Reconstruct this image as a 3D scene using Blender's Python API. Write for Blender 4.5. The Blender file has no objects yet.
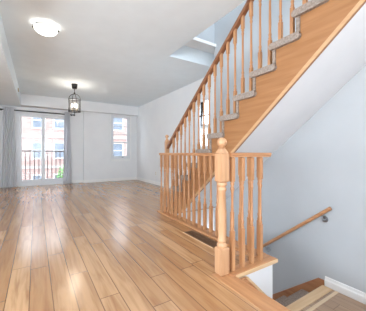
import bpy, bmesh, math, random
from mathutils import Vector, Matrix
random.seed(7)
C = bpy.context.scene.collection
S = bpy.context.scene
PI = math.pi

# ------------------------------------------------------------------ camera, world, big lights, exposure
H = 0.92
cam_d = bpy.data.cameras.new('camera')
cam_d.sensor_width = 36.0
cam_d.lens = 36.0 * 230.5 / 366.0
cam_d.shift_y = -2.17 / 366.0
cam_d.clip_start = 0.02
cam = bpy.data.objects.new('camera', cam_d)
cam.location = (0, 0, H)
cam.rotation_euler = (PI / 2, 0, -math.radians(32.6))
C.objects.link(cam)
S.camera = cam

W = bpy.data.worlds.new('overcast_sky')
S.world = W
W.use_nodes = True
bg = W.node_tree.nodes['Background']
bg.inputs[0].default_value = (0.82, 0.91, 1.0, 1)
bg.inputs[1].default_value = 3.3


def area(name, loc, rot, sx, sy, power, col, spread=None):
    d = bpy.data.lights.new(name, 'AREA')
    d.shape = 'RECTANGLE'
    d.size, d.size_y = sx, sy
    d.energy = power
    d.color = col
    if spread:
        d.spread = spread
    o = bpy.data.objects.new(name, d)
    o.location, o.rotation_euler = loc, rot
    C.objects.link(o)
    return o


# added fill lights, all out of view and without a known source
area('back_fill_light', (-0.6, -3.55, 1.35), (PI / 2 + 0.75, 0, 0), 3.2, 1.9, 80, (0.86, 0.94, 1.0))  # added fill behind the camera, tilted up towards the ceiling
area('left_fill_light', (-3.05, 0.6, 1.2), (PI / 2 + 0.75, 0, -PI / 2), 3.0, 1.7, 95, (0.86, 0.94, 1.0))  # second added fill, from the left side, also tilted up
area('landing_fill_light', (2.15, -0.1, 2.46), (0, 0, 0), 0.35, 0.35, 7, (1.0, 0.97, 0.93))  # added fill over the landing, brightens the steps and grey wall
pd = bpy.data.lights.new('stairwell_fill_light', 'POINT')  # unseen fill added below to brighten the soffit and stairwell
pd.energy, pd.color, pd.shadow_soft_size = 30, (1.0, 0.97, 0.93), 0.12
po_ = bpy.data.objects.new('stairwell_fill_light', pd)
po_.location = (2.3, 4.6, -1.7)
C.objects.link(po_)
area('upstairs_fill_light', (2.1, 1.3, 4.85), (0, 0, 0), 1.2, 2.4, 45, (0.95, 0.98, 1.0))  # added light for the upper stairwell, no fixture built
S.view_settings.view_transform = 'Standard'
S.view_settings.look = 'None'
S.view_settings.gamma = 1.0
S.view_settings.use_curve_mapping = False
S.view_settings.exposure = 0.95
S.cycles.use_denoising = True
S.cycles.max_bounces = 12
S.cycles.diffuse_bounces = 6
S.cycles.transparent_max_bounces = 16
S.cycles.sample_clamp_indirect = 6.0


# ------------------------------------------------------------------ materials
def srgb(r, g, b):
    f = lambda c: (c / 255 / 12.92) if c / 255 <= 0.04045 else ((c / 255 + 0.055) / 1.055) ** 2.4
    return (f(r), f(g), f(b), 1)


def new_mat(name):
    m = bpy.data.materials.new(name)
    m.use_nodes = True
    nt = m.node_tree
    return m, nt, nt.nodes['Principled BSDF'], nt.nodes, nt.links


def ramp(N, cols):
    r = N.new('ShaderNodeValToRGB')
    el = r.color_ramp.elements
    el[0].position, el[0].color = cols[0]
    el[1].position, el[1].color = cols[-1]
    for p, c in cols[1:-1]:
        e = el.new(p)
        e.color = c
    return r


def noisy(name, c1, c2, scale=(1, 1, 1), nscale=8, rough=0.5, bump=0.0, detail=4, bscale=None, metallic=0.0, spec=None):
    m, nt, b, N, L = new_mat(name)
    tc = N.new('ShaderNodeTexCoord')
    mp = N.new('ShaderNodeMapping')
    mp.inputs['Scale'].default_value = scale
    L.new(tc.outputs['Object'], mp.inputs['Vector'])
    n = N.new('ShaderNodeTexNoise')
    n.inputs['Scale'].default_value = nscale
    n.inputs['Detail'].default_value = detail
    L.new(mp.outputs[0], n.inputs['Vector'])
    r = ramp(N, [(0.3, c1), (0.7, c2)])
    L.new(n.outputs['Fac'], r.inputs[0])
    L.new(r.outputs[0], b.inputs['Base Color'])
    b.inputs['Roughness'].default_value = rough
    b.inputs['Metallic'].default_value = metallic
    if spec is not None:
        b.inputs['Specular IOR Level'].default_value = spec
    if bump:
        n2 = N.new('ShaderNodeTexNoise')
        n2.inputs['Scale'].default_value = bscale or nscale * 4
        n2.inputs['Detail'].default_value = 3
        L.new(mp.outputs[0], n2.inputs['Vector'])
        bp = N.new('ShaderNodeBump')
        bp.inputs['Strength'].default_value = bump
        bp.inputs['Distance'].default_value = 0.01
        L.new(n2.outputs['Fac'], bp.inputs['Height'])
        L.new(bp.outputs[0], b.inputs['Normal'])
    return m


def plank_material(name, width, off, ca, cb, cgrain, rough, length=1.25, along='Y'):
    """strip flooring: random plank tone, staggered ends, dark seams, long grain"""
    m, nt, b, N, L = new_mat(name)
    tc = N.new('ShaderNodeTexCoord')
    sx = N.new('ShaderNodeSeparateXYZ')
    L.new(tc.outputs['Object'], sx.inputs[0])

    def mth(op, a, bb=None, clamp=False):
        n = N.new('ShaderNodeMath')
        n.operation = op
        n.use_clamp = clamp
        for i, v in enumerate((a, bb)):
            if v is None:
                continue
            if isinstance(v, (int, float)):
                n.inputs[i].default_value = v
            else:
                L.new(v, n.inputs[i])
        return n.outputs[0]
    ax, ay = (sx.outputs[0], sx.outputs[1]) if along == 'Y' else (sx.outputs[1], sx.outputs[0])
    u = mth('DIVIDE', mth('SUBTRACT', ax, off), width)
    row = mth('FLOOR', u)
    fu = mth('SUBTRACT', u, row)
    wn = N.new('ShaderNodeTexWhiteNoise')
    wn.noise_dimensions = '1D'
    L.new(row, wn.inputs['W'])
    v = mth('ADD', mth('DIVIDE', ay, length), mth('MULTIPLY', wn.outputs['Value'], 7.3))
    seg = mth('FLOOR', v)
    fv = mth('SUBTRACT', v, seg)
    wn2 = N.new('ShaderNodeTexWhiteNoise')
    wn2.noise_dimensions = '2D'
    cb2 = N.new('ShaderNodeCombineXYZ')
    L.new(row, cb2.inputs[0])
    L.new(seg, cb2.inputs[1])
    L.new(cb2.outputs[0], wn2.inputs['Vector'])
    # grain, offset per plank
    cg = N.new('ShaderNodeCombineXYZ')
    L.new(mth('MULTIPLY', ax, 24.0), cg.inputs[0])
    L.new(mth('ADD', mth('MULTIPLY', ay, 1.7), mth('MULTIPLY', wn2.outputs['Value'], 37.0)), cg.inputs[1])
    L.new(mth('MULTIPLY', row, 3.1), cg.inputs[2])
    g = N.new('ShaderNodeTexNoise')
    g.inputs['Scale'].default_value = 1.0
    g.inputs['Detail'].default_value = 5
    g.inputs['Distortion'].default_value = 0.8
    L.new(cg.outputs[0], g.inputs['Vector'])
    r1 = ramp(N, [(0.0, ca), (1.0, cb)])
    L.new(wn2.outputs['Value'], r1.inputs[0])
    mx = N.new('ShaderNodeMixRGB')
    gr = ramp(N, [(0.42, (0, 0, 0, 1)), (0.72, (0.85, 0.85, 0.85, 1))])
    L.new(g.outputs['Fac'], gr.inputs[0])
    L.new(gr.outputs[0], mx.inputs[0])
    L.new(r1.outputs[0], mx.inputs[1])
    mx.inputs[2].default_value = cgrain
    # seams
    e1 = mth('MINIMUM', fu, mth('SUBTRACT', 1.0, fu))
    e2 = mth('MULTIPLY', mth('MINIMUM', fv, mth('SUBTRACT', 1.0, fv)), length / width)
    e = mth('MINIMUM', e1, e2)
    seam = mth('LESS_THAN', e, 0.021)
    mx2 = N.new('ShaderNodeMixRGB')
    L.new(mth('MULTIPLY', seam, 0.8), mx2.inputs[0])
    L.new(mx.outputs[0], mx2.inputs[1])
    mx2.inputs[2].default_value = srgb(78, 50, 34)
    L.new(mx2.outputs[0], b.inputs['Base Color'])
    rr = mth('ADD', rough, mth('MULTIPLY', g.outputs['Fac'], 0.01))
    L.new(rr, b.inputs['Roughness'])
    b.inputs['Specular IOR Level'].default_value = 0.7
    b.inputs['IOR'].default_value = 1.85
    return m


def oak(name, ca, cb, axis, rough=0.38):
    sc = {'X': (1.5, 22, 22), 'Y': (22, 1.5, 22), 'Z': (22, 22, 1.5)}[axis]
    return noisy(name, ca, cb, sc, 1.6, rough, bump=0.06, detail=5, bscale=3)


M = {}
M['floor'] = plank_material('floor_planks', 0.125, -0.033, srgb(174, 129, 88), srgb(200, 157, 114), srgb(146, 101, 64), 0.20)
M['landing'] = plank_material('landing_planks', 0.125, 0.04, srgb(164, 132, 102), srgb(184, 152, 121), srgb(142, 108, 80), 0.30)
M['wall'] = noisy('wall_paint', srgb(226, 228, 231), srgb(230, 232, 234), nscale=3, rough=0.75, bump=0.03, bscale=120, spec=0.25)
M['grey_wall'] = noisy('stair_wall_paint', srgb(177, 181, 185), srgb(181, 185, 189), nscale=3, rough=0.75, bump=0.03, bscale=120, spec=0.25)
M['ceiling'] = noisy('ceiling_paint', srgb(229, 239, 245), srgb(233, 243, 249), nscale=4, rough=0.9, bump=0.08, bscale=90, spec=0.2)
M['trim'] = noisy('white_trim_paint', srgb(232, 233, 234), srgb(237, 238, 238), nscale=5, rough=0.4)
M['drywall'] = noisy('white_drywall', srgb(224, 227, 231), srgb(228, 231, 235), nscale=4, rough=0.8, spec=0.2)
OA, OB = srgb(168, 116, 77), srgb(194, 144, 102)
for a in 'XYZ':
    M['oak_' + a] = oak('honey_oak_' + a, OA, OB, a)
M['pale_strip'] = oak('bleached_oak', srgb(214, 190, 160), srgb(226, 204, 176), 'X')
M['edge_oak'] = oak('edge_strip_oak', srgb(186, 146, 108), srgb(200, 162, 122), 'Y')
M['newel_oak'] = oak('newel_oak', srgb(178, 132, 96), srgb(200, 156, 118), 'Z')
M['oak_light'] = oak('pale_oak', srgb(206, 172, 132), srgb(222, 192, 154), 'X')
M['oak_light_Y'] = oak('pale_oak_lengthwise', srgb(204, 166, 126), srgb(218, 184, 146), 'Y')
M['oak_dark'] = oak('red_oak_handrail', srgb(124, 78, 50), srgb(148, 98, 66), 'Y', 0.3)
M['stringer'] = oak('stringer_oak', srgb(152, 104, 64), srgb(168, 120, 79), 'Y', 0.42)
M['skirt'] = oak('stair_skirt_oak', srgb(160, 104, 66), srgb(180, 124, 84), 'Y', 0.4)
M['carpet'] = noisy('grey_carpet', srgb(140, 127, 118), srgb(178, 163, 152), nscale=60, rough=1.0, bump=0.8, bscale=260, spec=0.05)
M['black'] = noisy('black_metal', (0.018, 0.016, 0.015, 1), (0.03, 0.027, 0.025, 1), nscale=20, rough=0.4, metallic=0.6)
M['nickel'] = noisy('brushed_nickel', (0.28, 0.29, 0.31, 1), (0.40, 0.41, 0.43, 1), (1, 1, 20), 12, rough=0.3, metallic=1.0)
M['bronze'] = noisy('brown_register_metal', srgb(98, 74, 56), srgb(122, 94, 72), nscale=20, rough=0.45, metallic=0.3)
M['vent_dark'] = noisy('duct_shade_colour', srgb(40, 30, 24), srgb(52, 40, 32), nscale=20, rough=0.8)  # dark colour standing in for the shade inside the duct
M['vinyl'] = noisy('white_vinyl', srgb(222, 225, 230), srgb(228, 231, 235), nscale=5, rough=0.35)
M['railing'] = noisy('brown_railing_metal', srgb(84, 70, 68), srgb(104, 88, 84), nscale=10, rough=0.5)
M['plastic'] = noisy('white_plastic', srgb(232, 232, 230), srgb(238, 238, 236), nscale=5, rough=0.35)
M['beige'] = noisy('beige_plastic', srgb(196, 182, 158), srgb(206, 192, 168), nscale=5, rough=0.4)
M['stone'] = noisy('pale_stone', srgb(158, 154, 150), srgb(174, 170, 166), nscale=3, rough=0.85)
M['dark_glass'] = noisy('far_window_glass', srgb(84, 92, 104), srgb(108, 116, 128), nscale=2, rough=0.1)
M['house_trim'] = noisy('painted_house_trim', srgb(190, 190, 190), srgb(204, 204, 204), nscale=3, rough=0.7)
M['asphalt'] = noisy('street_paving', srgb(110, 108, 106), srgb(130, 128, 126), nscale=2, rough=0.9)
M['leaf'] = noisy('green_leaf', srgb(96, 142, 84), srgb(140, 180, 118), nscale=9, rough=0.6)
M['stem'] = noisy('brown_stem', srgb(96, 76, 56), srgb(120, 98, 74), nscale=9, rough=0.8)
M['pot'] = noisy('grey_planter', srgb(120, 116, 112), srgb(140, 136, 132), nscale=6, rough=0.8)


def emit(name, col, strength):
    m, nt, b, N, L = new_mat(name)
    b.inputs['Base Color'].default_value = (0.9, 0.88, 0.84, 1)
    b.inputs['Emission Color'].default_value = col
    b.inputs['Emission Strength'].default_value = strength
    return m


M['bowl'] = emit('lit_frosted_glass', (1.0, 0.93, 0.84, 1), 2.4)
M['bulb'] = emit('lit_candle_bulb', (1.0, 0.84, 0.66, 1), 5.0)


def glass(name, ior=1.25, tint=(1, 1, 1, 1)):
    m, nt, b, N, L = new_mat(name)
    N.remove(b)
    t = N.new('ShaderNodeBsdfTransparent')
    t.inputs[0].default_value = tint
    g = N.new('ShaderNodeBsdfGlossy')
    g.inputs['Roughness'].default_value = 0.02
    mx = N.new('ShaderNodeMixShader')
    fr = N.new('ShaderNodeFresnel')
    fr.inputs['IOR'].default_value = ior
    L.new(fr.outputs[0], mx.inputs[0])
    L.new(t.outputs[0], mx.inputs[1])
    L.new(g.outputs[0], mx.inputs[2])
    L.new(mx.outputs[0], N['Material Output'].inputs[0])
    return m


def cloth(name, c):
    m, nt, b, N, L = new_mat(name)
    tc = N.new('ShaderNodeTexCoord')
    mp = N.new('ShaderNodeMapping')
    mp.inputs['Scale'].default_value = (60, 60, 2)
    n = N.new('ShaderNodeTexNoise')
    n.inputs['Scale'].default_value = 1.0
    L.new(tc.outputs['Object'], mp.inputs['Vector'])
    L.new(mp.outputs[0], n.inputs['Vector'])
    r = ramp(N, [(0.3, c[0]), (0.7, c[1])])
    L.new(n.outputs['Fac'], r.inputs[0])
    L.new(r.outputs[0], b.inputs['Base Color'])
    b.inputs['Roughness'].default_value = 0.95
    t = N.new('ShaderNodeBsdfTranslucent')
    L.new(r.outputs[0], t.inputs['Color'])
    mx = N.new('ShaderNodeMixShader')
    mx.inputs[0].default_value = 0.5
    L.new(b.outputs[0], mx.inputs[1])
    L.new(t.outputs[0], mx.inputs[2])
    L.new(mx.outputs[0], N['Material Output'].inputs[0])
    return m


M['curtain'] = cloth('grey_curtain_cloth', (srgb(228, 229, 233), srgb(240, 241, 244)))
M['glass'] = glass('window_glass')
M['lantern_glass'] = glass('lantern_glass', ior=1.08, tint=(0.97, 0.95, 0.92, 1))


def brick_material():
    m, nt, b, N, L = new_mat('red_brick')
    tc = N.new('ShaderNodeTexCoord')
    mp = N.new('ShaderNodeMapping')
    mp.inputs['Rotation'].default_value = (PI / 2, 0, 0)
    L.new(tc.outputs['Object'], mp.inputs['Vector'])
    br = N.new('ShaderNodeTexBrick')
    br.inputs['Scale'].default_value = 1.0
    br.inputs['Brick Width'].default_value = 0.5
    br.inputs['Row Height'].default_value = 0.17
    br.inputs['Mortar Size'].default_value = 0.02
    br.inputs['Color1'].default_value = srgb(146, 116, 111)
    br.inputs['Color2'].default_value = srgb(162, 133, 127)
    br.inputs['Mortar'].default_value = srgb(160, 142, 134)
    L.new(mp.outputs[0], br.inputs['Vector'])
    L.new(br.outputs['Color'], b.inputs['Base Color'])
    b.inputs['Roughness'].default_value = 0.9
    return m


M['brick'] = brick_material()

# ------------------------------------------------------------------ helpers
ORG = {}


class MB:
    """collects shapes in world coordinates; build() links them as one mesh object"""

    def __init__(self):
        self.bm = bmesh.new()

    def box(self, x0, x1, y0, y1, z0, z1):
        vs = [self.bm.verts.new(p) for p in ((x0, y0, z0), (x1, y0, z0), (x1, y1, z0), (x0, y1, z0), (x0, y0, z1), (x1, y0, z1), (x1, y1, z1), (x0, y1, z1))]
        for f in ((3, 2, 1, 0), (4, 5, 6, 7), (0, 1, 5, 4), (1, 2, 6, 5), (2, 3, 7, 6), (3, 0, 4, 7)):
            self.bm.faces.new([vs[i] for i in f])
        return self

    def prism(self, pts, axis, a0, a1):
        """polygon pts in the plane normal to axis, extruded from a0 to a1. axis X: pts (y,z); Y: (x,z); Z: (x,y)"""
        def P(p, a):
            return {'X': (a, p[0], p[1]), 'Y': (p[0], a, p[1]), 'Z': (p[0], p[1], a)}[axis]
        A = [self.bm.verts.new(P(p, a0)) for p in pts]
        B = [self.bm.verts.new(P(p, a1)) for p in pts]
        n = len(pts)
        self.bm.faces.new(A[::-1])
        self.bm.faces.new(B)
        for i in range(n):
            self.bm.faces.new((A[i], A[(i + 1) % n], B[(i + 1) % n], B[i]))
        return self

    def lathe(self, prof, c=(0, 0, 0), n=16, sq=None):
        """profile [(r,z)] turned about a vertical axis at c; sq=4 gives square sections"""
        rings = []
        for r, z in prof:
            ring = []
            for i in range(n):
                a = 2 * PI * (i + 0.5) / n
                ring.append(self.bm.verts.new((c[0] + r * math.cos(a), c[1] + r * math.sin(a), c[2] + z)))
            rings.append(ring)
        for A, B in zip(rings, rings[1:]):
            for i in range(n):
                self.bm.faces.new((A[i], A[(i + 1) % n], B[(i + 1) % n], B[i]))
        self.bm.faces.new(rings[0][::-1])
        self.bm.faces.new(rings[-1])
        return self

    def block(self, cx, cy, z0, z1, w, ch=0.004, wt=None):
        """square block with chamfered ends"""
        k = math.sqrt(2) / 2
        wt = wt or w
        return self.lathe([((w - 2 * ch) * k, z0), (w * k, z0 + ch), (wt * k, z1 - ch), ((wt - 2 * ch) * k, z1)], (cx, cy, 0), 4)

    def sphere(self, c, r, n=14, sz=1.0):
        prof = [(max(1e-4, r * math.sin(PI * i / 10)), -r * sz * math.cos(PI * i / 10)) for i in range(11)]
        return self.lathe(prof, c, n)

    def tube(self, pts, r, n=8):
        pts = [Vector(p) for p in pts]
        rings = []
        up = Vector((0, 0, 1))
        for i, p in enumerate(pts):
            t = (pts[min(i + 1, len(pts) - 1)] - pts[max(i - 1, 0)]).normalized()
            a = t.cross(up)
            if a.length < 1e-3:
                a = t.cross(Vector((1, 0, 0)))
            a.normalize()
            b = t.cross(a)
            rings.append([self.bm.verts.new(p + r * (math.cos(2 * PI * k / n) * a + math.sin(2 * PI * k / n) * b)) for k in range(n)])
        for A, B in zip(rings, rings[1:]):
            for k in range(n):
                self.bm.faces.new((A[k], A[(k + 1) % n], B[(k + 1) % n], B[k]))
        self.bm.faces.new(rings[0][::-1])
        self.bm.faces.new(rings[-1])
        return self

    def ring(self, c, R, r, n=28, m=8):
        vs = []
        for i in range(n):
            a = 2 * PI * i / n
            vs.append([self.bm.verts.new((c[0] + (R + r * math.cos(b)) * math.cos(a), c[1] + (R + r * math.cos(b)) * math.sin(a), c[2] + r * math.sin(b))) for b in (2 * PI * k / m for k in range(m))])
        for i in range(n):
            for k in range(m):
                self.bm.faces.new((vs[i][k], vs[(i + 1) % n][k], vs[(i + 1) % n][(k + 1) % m], vs[i][(k + 1) % m]))
        return self

    def disc(self, c, normal, r, t, n=20):
        """thick disc with axis along normal"""
        nrm = Vector(normal).normalized()
        c = Vector(c)
        return self.tube([c, c + nrm * t], r, n)

    def build(self, name, mat, parent=None, bevel=0.0, smooth=False, origin=None, local=False):
        bmesh.ops.recalc_face_normals(self.bm, faces=self.bm.faces)
        me = bpy.data.meshes.new(name)
        o = bpy.data.objects.new(name, me)
        C.objects.link(o)
        org = Vector((0, 0, 0))
        if parent is not None:
            o.parent = parent
            org = ORG.get(parent.name, Vector((0, 0, 0)))
        elif origin is not None:
            org = Vector(origin)
            o.location = org
        ORG[o.name] = org
        if not local:
            bmesh.ops.translate(self.bm, verts=self.bm.verts, vec=-org)
        self.bm.to_mesh(me)
        self.bm.free()
        me.materials.append(mat)
        if smooth:
            for p in me.polygons:
                p.use_smooth = True
            me.set_sharp_from_angle(angle=math.radians(38))
        if bevel:
            b = o.modifiers.new('bevel', 'BEVEL')
            b.width = bevel
            b.segments = 2
            b.limit_method = 'ANGLE'
        return o


def tag(o, label, cat, group=None):
    o['label'], o['category'] = label, cat
    if group:
        o['group'] = group
    return o


def thing(name, loc, label, cat, group=None):
    o = bpy.data.objects.new(name, None)
    o.empty_display_size = 0.1
    o.location = loc
    C.objects.link(o)
    ORG[o.name] = Vector(loc)
    return tag(o, label, cat, group)


def struct(o):
    o['kind'] = 'structure'
    return o


def box(name, mat, *b, **k):
    return MB().box(*b).build(name, mat, **k)


def place(mesh, name, parent, world):
    o = bpy.data.objects.new(name, mesh)
    C.objects.link(o)
    o.parent = parent
    o.location = Vector(world) - ORG[parent.name]
    ORG[o.name] = Vector(world)
    return o


# ------------------------------------------------------------------ measures
CEIL = 2.514
XW = 2.634            # stair wall
XF = 2.987            # far right wall
XG = 1.686            # long guard
XS = 1.891            # outer face of the stair stringer
YJ = 3.10             # end of the stair wall
YA, YB = 7.80, 7.69   # far wall left / right of the jog
XJ = 1.26
ZL = -0.506           # landing
RISE, RUN = 0.195, 0.234
XE = 1.25             # edge of the main floor above the landing
UP = 2.76             # upper floor level
TOP = 5.0
LOW = -3.1
XL, YBK = -3.1, -3.6  # left and back walls


def nose(k):
    return 2.55 - RUN * (k - 5), RISE * k


def soffit(y):
    return 2.516 - 0.834 * y


# ------------------------------------------------------------------ the setting
fl = MB()
fl.box(XL, XE - 0.13, YBK, 1.245, -0.28, 0)
fl.box(XL, XE - 0.13, 1.245, 1.36, -0.28, 0)
fl.box(XL, 1.62, 1.36, 3.03, -0.28, 0)
fl.box(XL, 1.72, 3.03, 3.45, -0.28, 0)
fl.box(1.72, XF, 3.03, 3.45, -0.02, 0)
fl.box(XL, XF, 3.45, YA + 0.02, -0.28, 0)
struct(fl.build('floor', M['floor']))
struct(box('trim_1', M['oak_Y'], XE - 0.13, XE + 0.012, -0.6, 1.36, -0.03, 0.002, bevel=0.006))
struct(box('floor_landing', M['landing'], 1.65, XW, -0.6, 1.185, ZL - 0.2, ZL))
struct(box('wall_landing_end', M['wall'], XE, XW, -0.7, -0.6, LOW, CEIL))
struct(box('floor_lower', M['landing'], XE, XW, 1.2, 6.5, LOW - 0.1, LOW))
struct(box('wall_lower_end', M['wall'], XE, XW, 6.5, 6.6, LOW, -0.28))

cl = MB()
cl.box(XL, XS - 0.046, YBK, YA, CEIL, UP)
cl.box(XS - 0.046, XF, 3.302, YA, CEIL, UP)
cl.box(XS - 0.046, XF, YBK, 0.02, CEIL, UP)
struct(cl.build('ceiling', M['ceiling']))
# upper floor edge that steps out over the far end of the stair opening
struct(box('trim_2', M['trim'], XS - 0.046, XF, 3.05, YA, UP, UP + 0.055, bevel=0.004))
struct(box('ceiling_upstairs', M['ceiling'], 0.6, XF, -1.5, 5.0, TOP, TOP + 0.1))
struct(box('wall_upstairs_far', M['wall'], 0.6, XF, 4.9, 5.0, UP, TOP))
struct(box('wall_upstairs_near', M['wall'], 0.6, XF, -1.5, -1.4, UP, TOP))
struct(box('wall_upstairs_left', M['wall'], 0.5, 0.6, -1.5, 5.0, UP, TOP))
# walls
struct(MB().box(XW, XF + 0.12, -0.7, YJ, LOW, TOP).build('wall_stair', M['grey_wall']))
wr = MB()
w3 = (3.70, 4.10, 1.05, 2.10)  # window in the right wall behind the stair
wr.box(XF, XF + 0.12, YJ, w3[0], LOW, TOP).box(XF, XF + 0.12, w3[1], YA + 0.2, LOW, TOP)
wr.box(XF, XF + 0.12, w3[0], w3[1], LOW, w3[2]).box(XF, XF + 0.12, w3[0], w3[1], w3[3], TOP)
struct(wr.build('wall_right', M['wall']))
D = (-0.46, 0.86, 0.0, 2.13)        # door opening x0 x1 z0 z1
W2 = (2.10, 2.74, 0.74, 2.20)      # far window
wf = MB()
wf.box(XL, D[0], YA, YA + 0.2, LOW, CEIL).box(D[1], XJ, YA, YA + 0.2, LOW, CEIL).box(D[0], D[1], YA, YA + 0.2, D[3], CEIL)
wf.box(D[0], D[1], YA + 0.02, YA + 0.2, LOW, -0.01)
wf.box(XJ, W2[0], YB, YA + 0.2, LOW, CEIL).box(W2[1], XF, YB, YA + 0.2, LOW, CEIL)
wf.box(W2[0], W2[1], YB, YA + 0.2, LOW, W2[2]).box(W2[0], W2[1], YB, YA + 0.2, W2[3], CEIL)
struct(wf.build('wall_far', M['wall']))
wl = MB()
wl.box(XL - 0.1, XL, YBK, -1.0, -0.28, CEIL).box(XL - 0.1, XL, 2.2, YA, -0.28, CEIL)
wl.box(XL - 0.1, XL, -1.0, 2.2, -0.28, 0.3).box(XL - 0.1, XL, -1.0, 2.2, 2.1, CEIL)
struct(wl.build('wall_left', M['wall']))
wb = MB()
wb.box(XL, -1.7, YBK - 0.1, YBK, -0.28, CEIL).box(1.7, XF, YBK - 0.1, YBK, -0.28, CEIL)
wb.box(-1.7, 1.7, YBK - 0.1, YBK, -0.28, 0.35).box(-1.7, 1.7, YBK - 0.1, YBK, 2.35, CEIL)
struct(wb.build('wall_back', M['wall']))
struct(box('wall_near_right', M['wall'], XF, XF + 0.1, YBK, -0.7, LOW, CEIL))
# ceiling boxes along the left and the far wall
struct(MB().box(XL, -0.34, YBK, YA, 2.205, CEIL).build('trim_3', M['ceiling']))
struct(MB().box(-0.34, XF, 7.50, YB, 2.215, CEIL).box(-0.34, XJ, YB, YA, 2.215, CEIL).build('trim_4', M['wall']))
# well walls
struct(MB().box(XE, 1.72, 1.258, 1.36, LOW, -0.031).build('wall_stairwell_near', M['drywall']))
struct(MB().box(1.62, 1.72, 1.36, 5.0, LOW, -0.29).box(1.62, 1.72, 1.36, 3.03, -0.29, -0.024).build('wall_stairwell_left', M['drywall']))


def baseboard(name, mb):
    return struct(mb.build(name, M['trim'], bevel=0.004))


baseboard('baseboard_far', MB().box(D[1] + 0.06, XJ - 0.001, YA - 0.014, YA, 0, 0.09).box(XJ - 0.014, XF, YB - 0.014, YB, 0, 0.09).box(XL, D[0] - 0.06, YA - 0.014, YA, 0, 0.09))
baseboard('baseboard_right', MB().box(XF - 0.014, XF, YJ, YB - 0.014, 0, 0.09))
bs = MB()
bs.prism([(XW, ZL), (XW - 0.018, ZL), (XW - 0.018, ZL + 0.065), (XW - 0.010, ZL + 0.075), (XW - 0.008, ZL + 0.100), (XW, ZL + 0.105)], 'Y', -0.6, 1.27)
baseboard('baseboard_stair', bs)

# steps from the main floor down to the landing, and their skirtboard
st = thing('entry_steps', (1.45, 0.3, ZL), 'two short oak steps dropping from the main floor to the landing', 'steps')
MB().box(XE + 0.013, 1.45, -0.6, 1.215, ZL - 0.2, ZL / 3 * 1).build('tread', M['oak_Y'], st)
MB().box(1.45, 1.65, -0.6, 1.215, ZL - 0.2, ZL / 3 * 2).build('tread', M['oak_Y'], st)
sk = [(1.264, -0.026), (1.355, -0.026), (1.72, -0.38), (1.72, ZL - 0.19), (1.264, ZL - 0.19)]
MB().prism(sk, 'Y', 1.216, 1.235).build('skirtboard', M['oak_X'], st)
MB().prism([(1.345, -0.026), (1.37, -0.026), (1.735, -0.380), (1.72, -0.393)], 'Y', 1.212, 1.2355).build('cap_strip', M['oak_light'], st)

# ------------------------------------------------------------------ sliding door (door_1) and windows
dr = struct(MB().box(D[0], D[0] + 0.06, YA + 0.02, YA + 0.16, 0, D[3]).box(D[1] - 0.06, D[1], YA + 0.02, YA + 0.16, 0, D[3])
            .box(D[0] + 0.06, D[1] - 0.06, YA + 0.02, YA + 0.16, D[3] - 0.10, D[3]).box(D[0] + 0.06, D[1] - 0.06, YA + 0.02, YA + 0.16, -0.01, 0.05)
            .build('door_1', M['vinyl'], bevel=0.004))
mid = 0.185
for x0, x1, y in ((D[0] + 0.06, mid + 0.045, YA + 0.04), (mid - 0.045, D[1] - 0.06, YA + 0.09)):
    p = MB()
    p.box(x0, x0 + 0.075, y, y + 0.045, 0.05, D[3] - 0.10).box(x1 - 0.075, x1, y, y + 0.045, 0.05, D[3] - 0.10)
    p.box(x0 + 0.075, x1 - 0.075, y, y + 0.045, 0.05, 0.17).box(x0 + 0.075, x1 - 0.075, y, y + 0.045, D[3] - 0.18, D[3] - 0.10)
    po = p.build('sliding_panel', M['vinyl'], dr, bevel=0.004)
    MB().box(x0 + 0.075, x1 - 0.075, y + 0.018, y + 0.026, 0.17, D[3] - 0.18).build('pane', M['glass'], po)
MB().box(mid - 0.03, mid - 0.005, YA + 0.015, YA + 0.04, 0.90, 1.10).build('door_handle', M['vinyl'], dr, bevel=0.004)
dc = MB()
dc.box(D[0] - 0.05, D[0], YA - 0.016, YA, 0, D[3] + 0.05).box(D[1], D[1] + 0.05, YA - 0.016, YA, 0, D[3] + 0.05).box(D[0], D[1], YA - 0.016, YA, D[3], D[3] + 0.05)
dc.build('casing', M['trim'], dr)

x0, x1, z0, z1 = W2
wn = struct(MB().box(x0, x0 + 0.05, YB + 0.02, YB + 0.12, z0, z1).box(x1 - 0.05, x1, YB + 0.02, YB + 0.12, z0, z1)
            .box(x0 + 0.05, x1 - 0.05, YB + 0.02, YB + 0.12, z1 - 0.05, z1).box(x0 + 0.05, x1 - 0.05, YB + 0.02, YB + 0.12, z0, z0 + 0.05)
            .build('window_1', M['vinyl'], bevel=0.004))
sa = MB()
sa.box(x0 + 0.05, x0 + 0.09, YB + 0.04, YB + 0.08, z0 + 0.05, z1 - 0.05).box(x1 - 0.09, x1 - 0.05, YB + 0.04, YB + 0.08, z0 + 0.05, z1 - 0.05)
sa.box(x0 + 0.09, x1 - 0.09, YB + 0.04, YB + 0.08, z0 + 0.05, z0 + 0.09).box(x0 + 0.09, x1 - 0.09, YB + 0.04, YB + 0.08, z1 - 0.09, z1 - 0.05)
sao = sa.build('sash', M['vinyl'], wn)
MB().box(x0 + 0.09, x1 - 0.09, YB + 0.055, YB + 0.063, z0 + 0.09, z1 - 0.09).build('pane', M['glass'], sao)
mu = MB()
for t in (0.36, 0.57, 0.78):
    z = z0 + 0.07 + t * (z1 - z0 - 0.14)
    w = 0.022 if t == 0.36 else 0.011
    mu.box(x0 + 0.09, x1 - 0.09, YB + 0.047, YB + 0.070, z - w, z + w)
mu.build('muntin', M['vinyl'], sao)
MB().box(x0 - 0.02, x1 + 0.02, YB - 0.03, YB + 0.02, z0 - 0.03, z0).box(x0 - 0.005, x1 + 0.005, YB - 0.012, YB + 0.001, z0 - 0.09, z0 - 0.03).build('sill', M['trim'], wn, bevel=0.003)
wc = MB()
wc.box(x0 - 0.045, x0, YB - 0.014, YB, z0, z1).box(x1, x1 + 0.045, YB - 0.014, YB, z0, z1)
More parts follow.
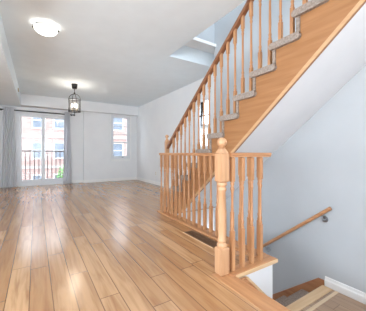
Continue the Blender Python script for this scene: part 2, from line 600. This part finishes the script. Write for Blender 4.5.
wc.build('casing', M['trim'], wn)
MB().box(2.36, 2.52, YB + 0.022, YB + 0.04, z0 + 0.052, z0 + 0.064).box(2.46, 2.52, YB + 0.012, YB + 0.03, z0 + 0.035, z0 + 0.056).build('crank_handle', M['nickel'], wn)

y0, y1, z0, z1 = w3
w3o = struct(MB().box(XF + 0.02, XF + 0.10, y0, y0 + 0.03, z0, z1).box(XF + 0.02, XF + 0.10, y1 - 0.03, y1, z0, z1)
             .box(XF + 0.02, XF + 0.10, y0 + 0.03, y1 - 0.03, z0, z0 + 0.03).box(XF + 0.02, XF + 0.10, y0 + 0.03, y1 - 0.03, z1 - 0.06, z1)
             .build('window_2', M['vinyl']))
MB().box(XF + 0.05, XF + 0.058, y0 + 0.03, y1 - 0.03, z0 + 0.03, z1 - 0.06).build('pane', M['glass'], w3o)
MB().box(XF + 0.045, XF + 0.063, y0 + 0.03, y1 - 0.03, 1.72, 1.74).build('muntin', M['railing'], w3o)

# unseen windows added behind and left of the camera to let skylight in
wk = struct(MB().box(-1.7, -1.64, YBK - 0.08, YBK - 0.02, 0.35, 2.35).box(1.64, 1.7, YBK - 0.08, YBK - 0.02, 0.35, 2.35).box(-0.03, 0.03, YBK - 0.08, YBK - 0.02, 0.41, 2.29)
            .box(-1.64, 1.64, YBK - 0.08, YBK - 0.02, 0.35, 0.41).box(-1.64, 1.64, YBK - 0.08, YBK - 0.02, 2.29, 2.35).build('added_window_back', M['vinyl']))
MB().box(-1.64, 1.64, YBK - 0.06, YBK - 0.052, 0.41, 2.29).build('pane', M['glass'], wk)
wk = struct(MB().box(XL - 0.08, XL - 0.02, -1.0, -0.94, 0.3, 2.1).box(XL - 0.08, XL - 0.02, 2.14, 2.2, 0.3, 2.1)
            .box(XL - 0.08, XL - 0.02, -0.94, 2.14, 0.3, 0.36).box(XL - 0.08, XL - 0.02, -0.94, 2.14, 2.04, 2.1).build('added_window_left', M['vinyl']))
MB().box(XL - 0.06, XL - 0.052, -0.94, 2.14, 0.36, 2.04).build('pane', M['glass'], wk)

# ------------------------------------------------------------------ ascending staircase
sc = thing('staircase', (2.27, 3.42, 0), 'upper staircase with oak stringer and grey carpeted steps climbing to the ceiling', 'staircase')
NK = 14
ct = 0.042  # carpet thickness shown at the edge
for k in range(1, NK + 1):
    y, z = nose(k)
    xr = (XF - 0.002) if k == 1 else XW - 0.002
    zb = 0.0 if k == 1 else nose(k - 1)[1]
    yn = y - RUN + 0.002
    r = 0.020
    pts = []
    # rounded nosing, tread slab, riser slab
    cy, cz = y, z - 0.024
    for i in range(9):
        a = PI / 2 - PI * i / 8
        pts.append((cy + 0.024 * math.cos(a), cz + 0.024 * math.sin(a)))
    pts += [(y - 0.004, z - 0.05), (y - 0.004, zb + 0.002), (y - 0.034, zb + 0.002), (y - 0.034, z - ct), (yn, z - ct), (yn, z)]
    mb = MB().prism(pts, 'X', XS - 0.012, xr)
    # carpet wrapped round the open end of the tread, with rounded tips
    h_ = 0.031
    ends = [(y - 0.004 + h_ * math.cos(a), z - h_ + h_ * math.sin(a)) for a in (PI / 2 - PI * i / 8 for i in range(9))]
    yq = y - RUN - 0.046
    ends += [(yq + h_ - h_ * math.cos(a), z - h_ - h_ * math.sin(a)) for a in (PI / 2 - PI * i / 8 for i in range(9))]
    mb.prism(ends, 'X', XS - 0.036, XS - 0.001)
    mb.build('carpeted_step', M['carpet'], sc, smooth=True)
# stringer board: saw-tooth top, sloping lower edge
top = []
for k in range(1, NK + 1):
    y, z = nose(k)
    zb = 0.0 if k == 1 else nose(k - 1)[1] - ct - 0.001
    top += [(y - 0.036, zb), (y - 0.036, z - ct - 0.001)]
yl, zl = nose(NK)
ye = yl - RUN
top.append((ye, zl - ct - 0.001))
poly = top + [(ye, soffit(ye)), (3.01, soffit(3.01)), (3.01, 0.0)]
MB().prism(poly, 'X', XS, XS + 0.035).build('stringer', M['stringer'], sc)
dz = 0.040
struct(MB().prism([(3.01, soffit(3.01) - 0.012), (4.9, soffit(4.9)), (4.9, soffit(4.9) + 0.02), (3.06, -0.0215), (3.01, -0.001)], 'X', 1.722, XF).build('ceiling_lower_stair', M['drywall']))
MB().prism([(ye, soffit(ye) - 0.012), (2.985, soffit(2.985) - 0.012), (2.985, soffit(2.985) + dz - 0.012), (ye, soffit(ye) + dz - 0.012)], 'X', XS - 0.008, XS + 0.001).build('edge_strip', M['edge_oak'], sc)
MB().prism([(ye, soffit(ye)), (3.0, soffit(3.0)), (3.0, soffit(3.0) + 0.03), (ye, soffit(ye) + 0.03)], 'X', XS + 0.035, XW - 0.001).build('soffit', M['drywall'], sc)


# ------------------------------------------------------------------ balusters and posts
def turned(mb, cx, cy, z0, h, b, t, w, shaft):
    """square foot of length b, turned middle, square head of length t"""
    z1 = z0 + h
    mb.block(cx, cy, z0, z0 + b, w)
    mb.block(cx, cy, z1 - t, z1, w)
    L = h - b - t
    q = [(0.62, 0), (0.78, .012), (0.52, .03), (0.70, .045), (0.70, .055), (0.5, .07)]
    prof = [(w * r * 0.72, z0 + b + dz_) for r, dz_ in q]
    prof += [(shaft * 0.5, z0 + b + L * 0.32), (shaft * 0.42, z0 + b + L * 0.62)]
    prof += [(w * r * 0.70, z1 - t - dz_) for r, dz_ in ((0.5, .075), (0.7, .058), (0.7, .048), (0.5, .032), (0.78, .014), (0.6, 0))]
    mb.lathe(prof, (cx, cy, 0), 12)
    return mb


def newel(parent, cx, cy, w, z_base, zb1, zb2, ztop, zball, rb):
    """newel post: square base, turned shaft, faceted upper block; the ball is its own sub-part"""
    k = math.sqrt(2) / 2
    mb = MB()
    mb.block(cx, cy, z_base, zb1, w, 0.006)
    L = zb2 - zb1
    q = [(0.44, 0), (0.50, .012), (0.50, .022), (0.38, .036), (0.46, .05), (0.46, .058), (0.36, .075)]
    prof = [(w * r, zb1 + d) for r, d in q] + [(w * 0.43, zb1 + L * 0.28), (w * 0.43, zb1 + L * 0.5), (w * 0.36, zb2 - .075)]
    prof += [(w * 0.45, zb2 - .06), (w * 0.45, zb2 - .05), (w * 0.37, zb2 - .035), (w * 0.50, zb2 - .02), (w * 0.50, zb2 - .01), (w * 0.44, zb2)]
    mb.lathe(prof, (cx, cy, 0), 20)
    # upper block with broad chamfers, tapering in at its top
    mb.block(cx, cy, zb2, ztop - 0.035, w, 0.010)
    mb.lathe([(w * k * 0.94, ztop - 0.037), (w * 0.40, ztop - 0.006), (w * 0.34, ztop)], (cx, cy, 0), 4)
    mb.lathe([(w * 0.24, ztop), (w * 0.36, ztop + 0.006), (w * 0.22, zball - rb * 0.8)], (cx, cy, 0), 16)
    o = mb.build('newel_post', M['newel_oak'], parent, smooth=True)
    MB().sphere((cx, cy, zball), rb, 18).build('ball_finial', M['newel_oak'], o, smooth=True)
    return o


RAILH = 0.922
# the long guard along the stairwell
g1 = thing('guard_railing', (XG, 2.27, 0), 'long oak guard railing beside the floor vent, running back along the stairwell', 'railing', None)
MB().box(1.615, 1.765, 1.353, 3.30, -0.024, 0.014).build('base_board', M['oak_Y'], g1, bevel=0.006)


def rail_profile(w, h, z):
    return [(-w * .38, z - h), (w * .38, z - h), (w * .38, z - h * .72), (w * .5, z - h * .5), (w * .46, z - h * .12), (w * .3, z), (-w * .3, z), (-w * .46, z - h * .12), (-w * .5, z - h * .5), (-w * .38, z - h * .72)]


rp = rail_profile(0.06, 0.036, RAILH + 0.004)
MB().prism([(XG + a, b) for a, b in rp], 'Y', 1.335, 3.305).build('rail', M['oak_Y'], g1, smooth=True)
gm = turned(MB(), 0, 0, 0.0, RAILH - 0.03 - 0.014, 0.31, 0.19, 0.031, 0.023)
first = gm.build('baluster', M['oak_Z'], g1, smooth=True, local=True)
gmesh = first.data
n = 18
for i in range(n):
    y = 3.276 - 0.112 * i
    p = (XG, y, 0.014)
    if i == 0:
        first.location = Vector(p) - ORG[g1.name]
    else:
        place(gmesh, 'baluster', g1, p)

# the short guard with the big newel
g2 = thing('guard_railing', (1.47, 1.30, 0), 'short oak guard railing with ball-topped newel above the white stairwell wall', 'railing', None)
newel(g2, 1.200, 1.324, 0.078, 0.003, 0.205, 0.70, 0.958, 1.004, 0.038)
MB().box(1.235, 1.764, 1.243, 1.351, -0.024, 0.010).build('base_board', M['oak_X'], g2, bevel=0.005)
MB().box(1.264, 1.766, 1.236, 1.243, -0.022, 0.006).build('nosing_edge', M['oak_light'], g2)
MB().prism([(1.30 + a, b) for a, b in rp], 'X', 1.25, 1.725).build('rail', M['oak_X'], g2, smooth=True)
for x in (1.285, 1.394, 1.504, 1.613):
    place(gmesh, 'baluster', g2, (x, 1.30, 0.010))

# the stair balustrade
XB = 1.935
g3 = thing('stair_railing', (XB, 3.40, 0), 'sloping stair railing with ball-topped newel and turned balusters climbing past the ceiling', 'railing')
newel(g3, XB, 3.545, 0.062, 0.0, 0.24, 0.72, 1.17, 1.215, 0.032)


def rail_z(y):
    return 1.858 - 0.833 * (y - 2.526)


ra, rb_ = 3.53, 0.10
hw = 0.03
hp = [(-.45, -.034), (.45, -.034), (.5, 0.0), (.42, .026), (.2, .036), (-.2, .036), (-.42, .026), (-.5, 0.0)]
mb = MB()
A = [mb.bm.verts.new((XB + a * 0.056, ra, rail_z(ra) + b)) for a, b in hp]
B = [mb.bm.verts.new((XB + a * 0.056, rb_, rail_z(rb_) + b)) for a, b in hp]
mb.bm.faces.new(A)
mb.bm.faces.new(B[::-1])
for i in range(len(hp)):
    mb.bm.faces.new((A[i], A[(i + 1) % len(hp)], B[(i + 1) % len(hp)], B[i]))
mb.build('handrail', M['oak_dark'], g3, smooth=True)
meshes = {}
for k in range(1, NK):
    y, z = nose(k)
    for j, d in enumerate((0.052, 0.170)):
        yy = y - d
        if k == 1 and j == 0:
            continue
        h = rail_z(yy) - 0.02 - z
        key = j
        if key not in meshes:
            o = turned(MB(), 0, 0, 0, h, 0.20 + 0.075 * j, 0.15 + 0.02 * j, 0.031, 0.026).build('baluster', M['oak_Z'], g3, smooth=True, local=True)
            meshes[key] = o.data
            o.location = Vector((XB, yy, z + 0.001)) - ORG[g3.name]
        else:
            place(meshes[key], 'baluster', g3, (XB, yy, z + 0.001))

# ------------------------------------------------------------------ descending staircase
ds = thing('staircase', (2.18, 1.29, ZL), 'lower carpeted staircase going down from the landing along the grey wall', 'staircase')
YN = 1.29
MB().box(1.722, XW - 0.002, 1.190, YN, ZL - 0.03, ZL + 0.004).build('landing_nosing', M['oak_light'], ds, bevel=0.006)
MB().box(1.722, XW - 0.02, 1.125, 1.158, ZL + 0.0005, ZL + 0.006).build('threshold_strip', M['pale_strip'], ds, bevel=0.003)
for k in range(1, 13):
    z = ZL - RISE * k + 0.045
    ya = YN - 0.02 + RUN * (k - 1)
    yb = ya + RUN + 0.02
    pts = [(ya, z - ct), (yb - 0.02, z - ct)]
    pts += [(yb - 0.02 + 0.021 * math.cos(a), z - 0.021 + 0.021 * math.sin(a)) for a in (-PI / 2, -PI / 4, 0, PI / 4, PI / 2)]
    pts += [(ya, z)]
    MB().prism(pts, 'X', 1.722, XW - 0.022).build('carpeted_step', M['carpet'], ds, smooth=True)
    MB().box(1.722, XW - 0.022, ya + 0.001, ya + 0.02, z + 0.001, z + RISE - ct - 0.001).build('riser', M['carpet'], ds)
sl = RISE / RUN
MB().prism([(1.272, ZL + 0.055), (1.272, ZL - 0.28), (YN + RUN * 11, ZL - RISE * 11 - 0.25), (YN + RUN * 11, ZL - RISE * 11 + 0.095), (1.34, ZL + 0.095 - sl * 0.05)], 'X', XW - 0.020, XW - 0.001).build('skirtboard', M['skirt'], ds)

# wall handrail
XH = 2.565
hr = thing('wall_handrail', (XW, 1.6, 0.0), 'round oak handrail on two steel brackets fixed to the grey stair wall', 'handrail')
pA, pB = Vector((XH, 1.185, 0.352)), Vector((XH, 2.06, -0.352))
MB().tube([pA, pA + Vector((0, .01, -.008)), pB], 0.019, 14).build('rail', M['oak_Y'], hr, smooth=True)
dirn = (pB - pA).normalized()
for y in (1.27, 1.985):
    t = (y - pA.y) / (pB.y - pA.y)
    q = pA + (pB - pA) * t
    wz = q.z - 0.075
    mb = MB()
    mb.disc((XW - 0.001, y, wz), (-1, 0, 0), 0.034, 0.009).disc((XW - 0.010, y, wz), (-1, 0, 0), 0.018, 0.008)
    br = mb.build('bracket', M['nickel'], hr, smooth=True)
    MB().tube([(XW - 0.015, y, wz), (XW - 0.045, y, wz), (XH, y, wz + 0.02), (XH, y, q.z - 0.02)], 0.007, 8).build('bracket_arm', M['nickel'], br, smooth=True)

# ------------------------------------------------------------------ floor vent
fv = thing('floor_vent', (1.515, 2.0, 0), 'brown metal floor vent set in the planks beside the long guard railing', 'vent')
vx0, vx1, vy0, vy1 = 1.455, 1.575, 1.74, 2.25
fr = MB()
fr.box(vx0, vx0 + 0.012, vy0, vy1, 0, 0.006).box(vx1 - 0.012, vx1, vy0, vy1, 0, 0.006).box(vx0 + .012, vx1 - .012, vy0, vy0 + 0.014, 0, 0.006).box(vx0 + .012, vx1 - .012, vy1 - 0.014, vy1, 0, 0.006)
fr.build('frame', M['bronze'], fv)
MB().box(vx0 + .012, vx1 - .012, vy0 + .014, vy1 - .014, 0.0005, 0.0015).build('duct_shade_sheet', M['vent_dark'], fv)  # flat dark sheet on the floor, the duct's shade is in its colour
sm = MB()
nn = 26
for i in range(nn):
    y = vy0 + 0.026 + i * (vy1 - vy0 - 0.052) / (nn - 1)
    sm.box(vx0 + .012, vx1 - .012, y - 0.005, y + 0.005, 0.0016, 0.005)
sm.box(1.511, 1.519, vy0 + .014, vy1 - .014, 0.0051, 0.0056)
sm.build('grille', M['bronze'], fv)
MB().box(vx0 - 0.016, vx0 - 0.002, vy0 - 0.012, vy1 + 0.012, 0, 0.003).build('wood_edge', M['oak_light_Y'], fv)

# ------------------------------------------------------------------ ceiling light
cx, cy = 0.108, 3.34
li = thing('ceiling_light', (cx, cy, CEIL), 'round flush ceiling light with frosted glass bowl, lit, near the left bulkhead', 'ceiling light')
MB().lathe([(0.10, -0.03), (0.11, -0.022), (0.11, 0.0)], (cx, cy, CEIL), 32).build('base_plate', M['plastic'], li, smooth=True)
R = 0.130
prof = [(R, -0.035)] + [(R * math.cos(a), -0.04 - 0.075 * math.sin(a)) for a in (PI / 2 * i / 9 for i in range(0, 10))]
prof[-1] = (0.002, prof[-1][1])
MB().lathe(prof[::-1], (cx, cy, CEIL), 40).build('glass_bowl', M['bowl'], li, smooth=True)
MB().ring((cx, cy, CEIL - 0.042), R + 0.005, 0.006, 40, 8).build('rim', M['nickel'], li, smooth=True)
for a in (math.radians(-10), math.radians(110), math.radians(170)):
    px, py = cx + (R + 0.004) * math.cos(a), cy + (R + 0.004) * math.sin(a)
    MB().sphere((px, py, CEIL - 0.046), 0.014, 10).build('clip', M['black'], li, smooth=True)

# ------------------------------------------------------------------ pendant lantern
lx, ly = 0.757, 5.83
pl = thing('pendant_lantern', (lx, ly, CEIL), 'black cage lantern with candle bulbs hanging from the ceiling before the sliding door', 'pendant lamp')
MB().lathe([(0.045, -0.105), (0.055, -0.09), (0.063, -0.02), (0.066, 0)], (lx, ly, CEIL), 20).build('canopy', M['black'], pl, smooth=True)
zt = CEIL - 0.225   # apex of the cage
mb = MB().tube([(lx, ly, CEIL - 0.10), (lx, ly, zt + 0.02)], 0.0045, 6)
for i in range(5):
    z = CEIL - 0.115 - i * 0.022
    ring = [(lx + 0.009 * math.cos(a) * (1 if i % 2 else 0.2), ly + 0.009 * math.cos(a) * (0.2 if i % 2 else 1), z + 0.014 * math.sin(a)) for a in (2 * PI * k / 10 for k in range(11))]
    mb.tube(ring, 0.003, 5)
mb.build('chain', M['black'], pl, smooth=True)
zr1, zr2, RC = zt - 0.13, zt - 0.405, 0.127
cg = MB()
cg.sphere((lx, ly, zt + 0.012), 0.019, 10)
for i in range(4):
    a = PI / 4 + i * PI / 2 + 0.35
    ca, sa_ = math.cos(a), math.sin(a)
    arc = [(lx + RC * math.sin(t) * ca, ly + RC * math.sin(t) * sa_, zr1 + (zt - zr1) * math.cos(t)) for t in (PI / 2 * j / 8 for j in range(9))]
    cg.tube(arc + [(lx + RC * ca, ly + RC * sa_, zr2)], 0.006, 6)
cg.ring((lx, ly, zr1), RC, 0.007, 28, 6).ring((lx, ly, zr2), RC, 0.008, 28, 6)
for i in range(2):
    a = 0.35 + PI / 4 + i * PI / 2
    cg.tube([(lx - RC * math.cos(a), ly - RC * math.sin(a), zr2), (lx + RC * math.cos(a), ly + RC * math.sin(a), zr2)], 0.005, 6)
cg.sphere((lx, ly, zr2 - 0.02), 0.016, 10).sphere((lx, ly, zr2 - 0.047), 0.010, 8)
cg.build('cage', M['black'], pl, smooth=True)
gl = MB()
ring_n = 28
va = [gl.bm.verts.new((lx + 0.110 * math.cos(2 * PI * i / ring_n), ly + 0.110 * math.sin(2 * PI * i / ring_n), zr2 + 0.012)) for i in range(ring_n)]
vb = [gl.bm.verts.new((v.co.x, v.co.y, zr1 - 0.012)) for v in va]
for i in range(ring_n):
    gl.bm.faces.new((va[i], va[(i + 1) % ring_n], vb[(i + 1) % ring_n], vb[i]))
gl.build('glass_shade', M['lantern_glass'], pl, smooth=True)
for i in range(3):
    a = 0.5 + i * 2 * PI / 3
    px, py = lx + 0.055 * math.cos(a), ly + 0.055 * math.sin(a)
    c_ = MB().lathe([(0.017, 0), (0.017, 0.01), (0.010, 0.012), (0.010, 0.085)], (px, py, zr2 + 0.005), 12)
    co = c_.build('candle_sleeve', M['beige'], pl, smooth=True)
    MB().lathe([(0.009, 0.0), (0.019, 0.03), (0.015, 0.06), (0.003, 0.095)], (px, py, zr2 + 0.091), 12).build('bulb', M['bulb'], co, smooth=True)
    d = bpy.data.lights.new('candle_glow', 'POINT')
    d.energy = 1.6
    d.color = (1.0, 0.88, 0.74)
    d.shadow_soft_size = 0.01
    lo = bpy.data.objects.new('candle_glow', d)
    lo.location = (px * 0.96 + lx * 0.04, py * 0.96 + ly * 0.04, zr2 + 0.215)
    C.objects.link(lo)

# ------------------------------------------------------------------ curtains
ry, rz = 7.725, 2.09
rd = thing('curtain_rod', (0.1, ry, rz), 'dark metal curtain rod above the sliding door under the bulkhead', 'curtain rod')
MB().tube([(-1.15, ry, rz), (0.98, ry, rz)], 0.014, 10).build('rod', M['black'], rd, smooth=True)
MB().sphere((0.995, ry, rz), 0.028, 12).build('end_finial', M['black'], rd, smooth=True)
for x in (-0.78, 0.93):
    MB().tube([(x, ry, rz), (x, YA - 0.012, rz)], 0.007, 6).disc((x, YA - 0.012, rz), (0, 1, 0), 0.025, 0.012, 12).build('wall_bracket', M['black'], rd, smooth=True)


def curtain(xc, wt, wm, wb_, label):
    """hanging gathered cloth; widths at top, middle and bottom"""
    mb = MB()
    nx, nz = 60, 24
    zb, zt_ = 0.012, 2.15
    grid = []
    for s in (0, 1):
        rows = []
        for j in range(nz + 1):
            t = j / nz
            z = zb + (zt_ - zb) * t
            w = wt * t * t + wb_ * (1 - t) ** 2 + 2 * t * (1 - t) * wm
            row = []
            for i in range(nx + 1):
                u = i / nx
                x = xc + (u - 0.5) * w
                y = ry - 0.058 + 0.021 * math.sin(u * 2 * PI * 5.0 + 0.4 * math.sin(3 * t)) * (1 if 0.985 > t else 0.8) + 0.009 * math.sin(u * 17 + t * 3) + (0.004 if s else 0)
                row.append(mb.bm.verts.new((x, y, z)))
            rows.append(row)
        grid.append(rows)
    for rows in grid:
        for j in range(nz):
            for i in range(nx):
                mb.bm.faces.new((rows[j][i], rows[j][i + 1], rows[j + 1][i + 1], rows[j + 1][i]))
    f, b = grid
    for j in range(nz):
        for i in (0, nx):
            mb.bm.faces.new((f[j][i], f[j + 1][i], b[j + 1][i], b[j][i]))
    for i in range(nx):
        for j in (0, nz):
            mb.bm.faces.new((f[j][i], f[j][i + 1], b[j][i + 1], b[j][i]))
    return tag(mb.build('curtain', M['curtain'], origin=(xc, ry - 0.058, 0), smooth=True), label, 'curtain', 'curtains at the sliding door')


curtain(-0.60, 0.22, 0.28, 0.36, 'grey curtain gathered at the left side of the sliding door')
curtain(0.80, 0.14, 0.20, 0.22, 'grey curtain gathered at the right side of the sliding door')

# small fittings
ol = thing('wall_outlet', (XF, 6.15, 0.3), 'white outlet plate low on the white right wall left of the stairs', 'outlet')
MB().box(XF - 0.006, XF, 6.115, 6.185, 0.27, 0.385).build('cover_plate', M['plastic'], ol, bevel=0.002)
MB().box(XF - 0.008, XF - 0.006, 6.133, 6.167, 0.288, 0.32).box(XF - 0.008, XF - 0.006, 6.133, 6.167, 0.335, 0.367).build('socket', M['beige'], ol)
bt = thing('wall_sensor', (-0.34, 6.45, 2.36), 'small beige sensor box on the side of the left ceiling bulkhead', 'sensor')
MB().box(-0.34, -0.318, 6.39, 6.51, 2.335, 2.395).build('housing', M['beige'], bt, bevel=0.003)
MB().box(-0.318, -0.316, 6.43, 6.47, 2.35, 2.38).build('lens', M['plastic'], bt)

# ------------------------------------------------------------------ outside
struct(box('ground_street', M['asphalt'], -40, 60, YA + 0.3, 70, LOW - 0.5, LOW - 0.4))
br = thing('balcony_railing', (0.2, YA + 0.34, 0.0), 'brown metal balcony railing outside the sliding door', 'railing')
yr = YA + 0.34
MB().box(-0.75, 1.2, yr - 0.02, yr + 0.02, 0.965, 1.01).build('top_rail', M['railing'], br)
MB().box(-0.75, 1.2, yr - 0.015, yr + 0.015, 0.09, 0.125).build('bottom_rail', M['railing'], br)
i = 0
x = -0.70
while x < 1.2:
    MB().box(x - 0.011, x + 0.011, yr - 0.011, yr + 0.011, 0.125, 0.965).build('baluster', M['railing'], br)
    x += 0.112
for xa in (-0.79, 1.2):
    MB().box(xa, xa + 0.04, YA + 0.2, yr + 0.02, 0.0, 1.03).build('end_post', M['railing'], br)
struct(box('floor_balcony', M['stone'], -0.9, 1.4, YA + 0.2, yr + 0.14, -0.16, 0.0))


def facade(name, loc, rot, width, base, h, label, wins, bands, wall):
    """brick house front, several floors of windows; local x along the front, front face at local y=0"""
    root = thing(name, loc, label, 'building')
    root.rotation_euler = (0, 0, rot)
    ORG[root.name] = Vector((0, 0, 0))
    MB().box(0, width, 0, 7, base, base + h).build('wall', wall, root)
    for (x, z, w, hh) in wins:
        f = MB()
        f.box(x - .1, x, -0.08, 0.0, z - .1, z + hh + .1).box(x + w, x + w + .1, -0.08, 0, z - .1, z + hh + .1).box(x, x + w, -0.08, 0, z + hh, z + hh + .1).box(x, x + w, -0.08, 0, z - .1, z)
        f.box(x, x + w, -0.06, -0.01, z + hh * .5 - .03, z + hh * .5 + .03)
        fo = f.build('window', M['house_trim'], root)
        MB().box(x, x + w, -0.03, -0.002, z, z + hh).build('pane', M['dark_glass'], fo)
    for (z, t) in bands:
        MB().box(-0.05, width, -0.1, 0, z, z + t).build('stone_band', M['stone'], root)
    MB().box(-0.3, width + .3, -0.4, 7.3, base + h, base + h + 0.25).build('roof_slab', M['stone'], root)
    return root


wins = []
for z in (-2.2, 0.55, 3.1):
    for x in (1.2, 3.6, 6.0, 7.6, 10.0, 12.4, 15.0):
        wins.append((x, z, 0.85, 1.25))
facade('brick_building', (-6.0, 24.5, 0), math.radians(-14), 17, LOW - 0.4, 9.6, 'pink brick house with white windows across the street beyond the sliding door', wins, [(2.25, 0.22), (-0.35, 0.22)], M['brick'])
wins2 = []
for z in (-2.2, 0.55, 3.1):
    for x in (1.2, 3.4, 5.6, 8.0):
        wins2.append((x, z, 0.9, 1.25))
facade('pale_building', (14.5, 27.5, 0), math.radians(0), 12, LOW - 0.4, 8.6, 'pale stone house across the street seen through the small far window', wins2, [(2.2, 0.2), (-0.4, 0.2)], M['stone'])

sh = thing('potted_shrub', (0.70, YA + 0.62, LOW + 0.0), 'green leafy shrub behind the right end of the balcony railing', 'shrub')
sx_, sy_ = 1.05, 11.2
sh.location = (sx_, sy_, LOW - 0.4)
ORG[sh.name] = Vector(sh.location)
MB().tube([(sx_, sy_, LOW - 0.4), (sx_ + 0.05, sy_, -1.5), (sx_ - 0.03, sy_, 0.1)], 0.05, 8).build('trunk', M['stem'], sh, smooth=True)
lf = MB()
for i in range(900):
    a, b, r = random.uniform(0, 2 * PI), random.uniform(-1, 1), random.random() ** (1 / 3)
    q = math.sqrt(1 - b * b)
    p = Vector((sx_ + 0.40 * r * q * math.cos(a), sy_ + 0.40 * r * q * math.sin(a), -0.75 + 1.15 * r * b))
    u = Vector((random.uniform(-1, 1), random.uniform(-1, 1), random.uniform(-1, 1))).normalized()
    v = u.orthogonal().normalized()
    s_ = random.uniform(0.05, 0.09)
    vs = [lf.bm.verts.new(p + d) for d in (-u * s_, v * s_ * .5, u * s_, -v * s_ * .5)]
    lf.bm.faces.new(vs)
lf.build('foliage', M['leaf'], sh)
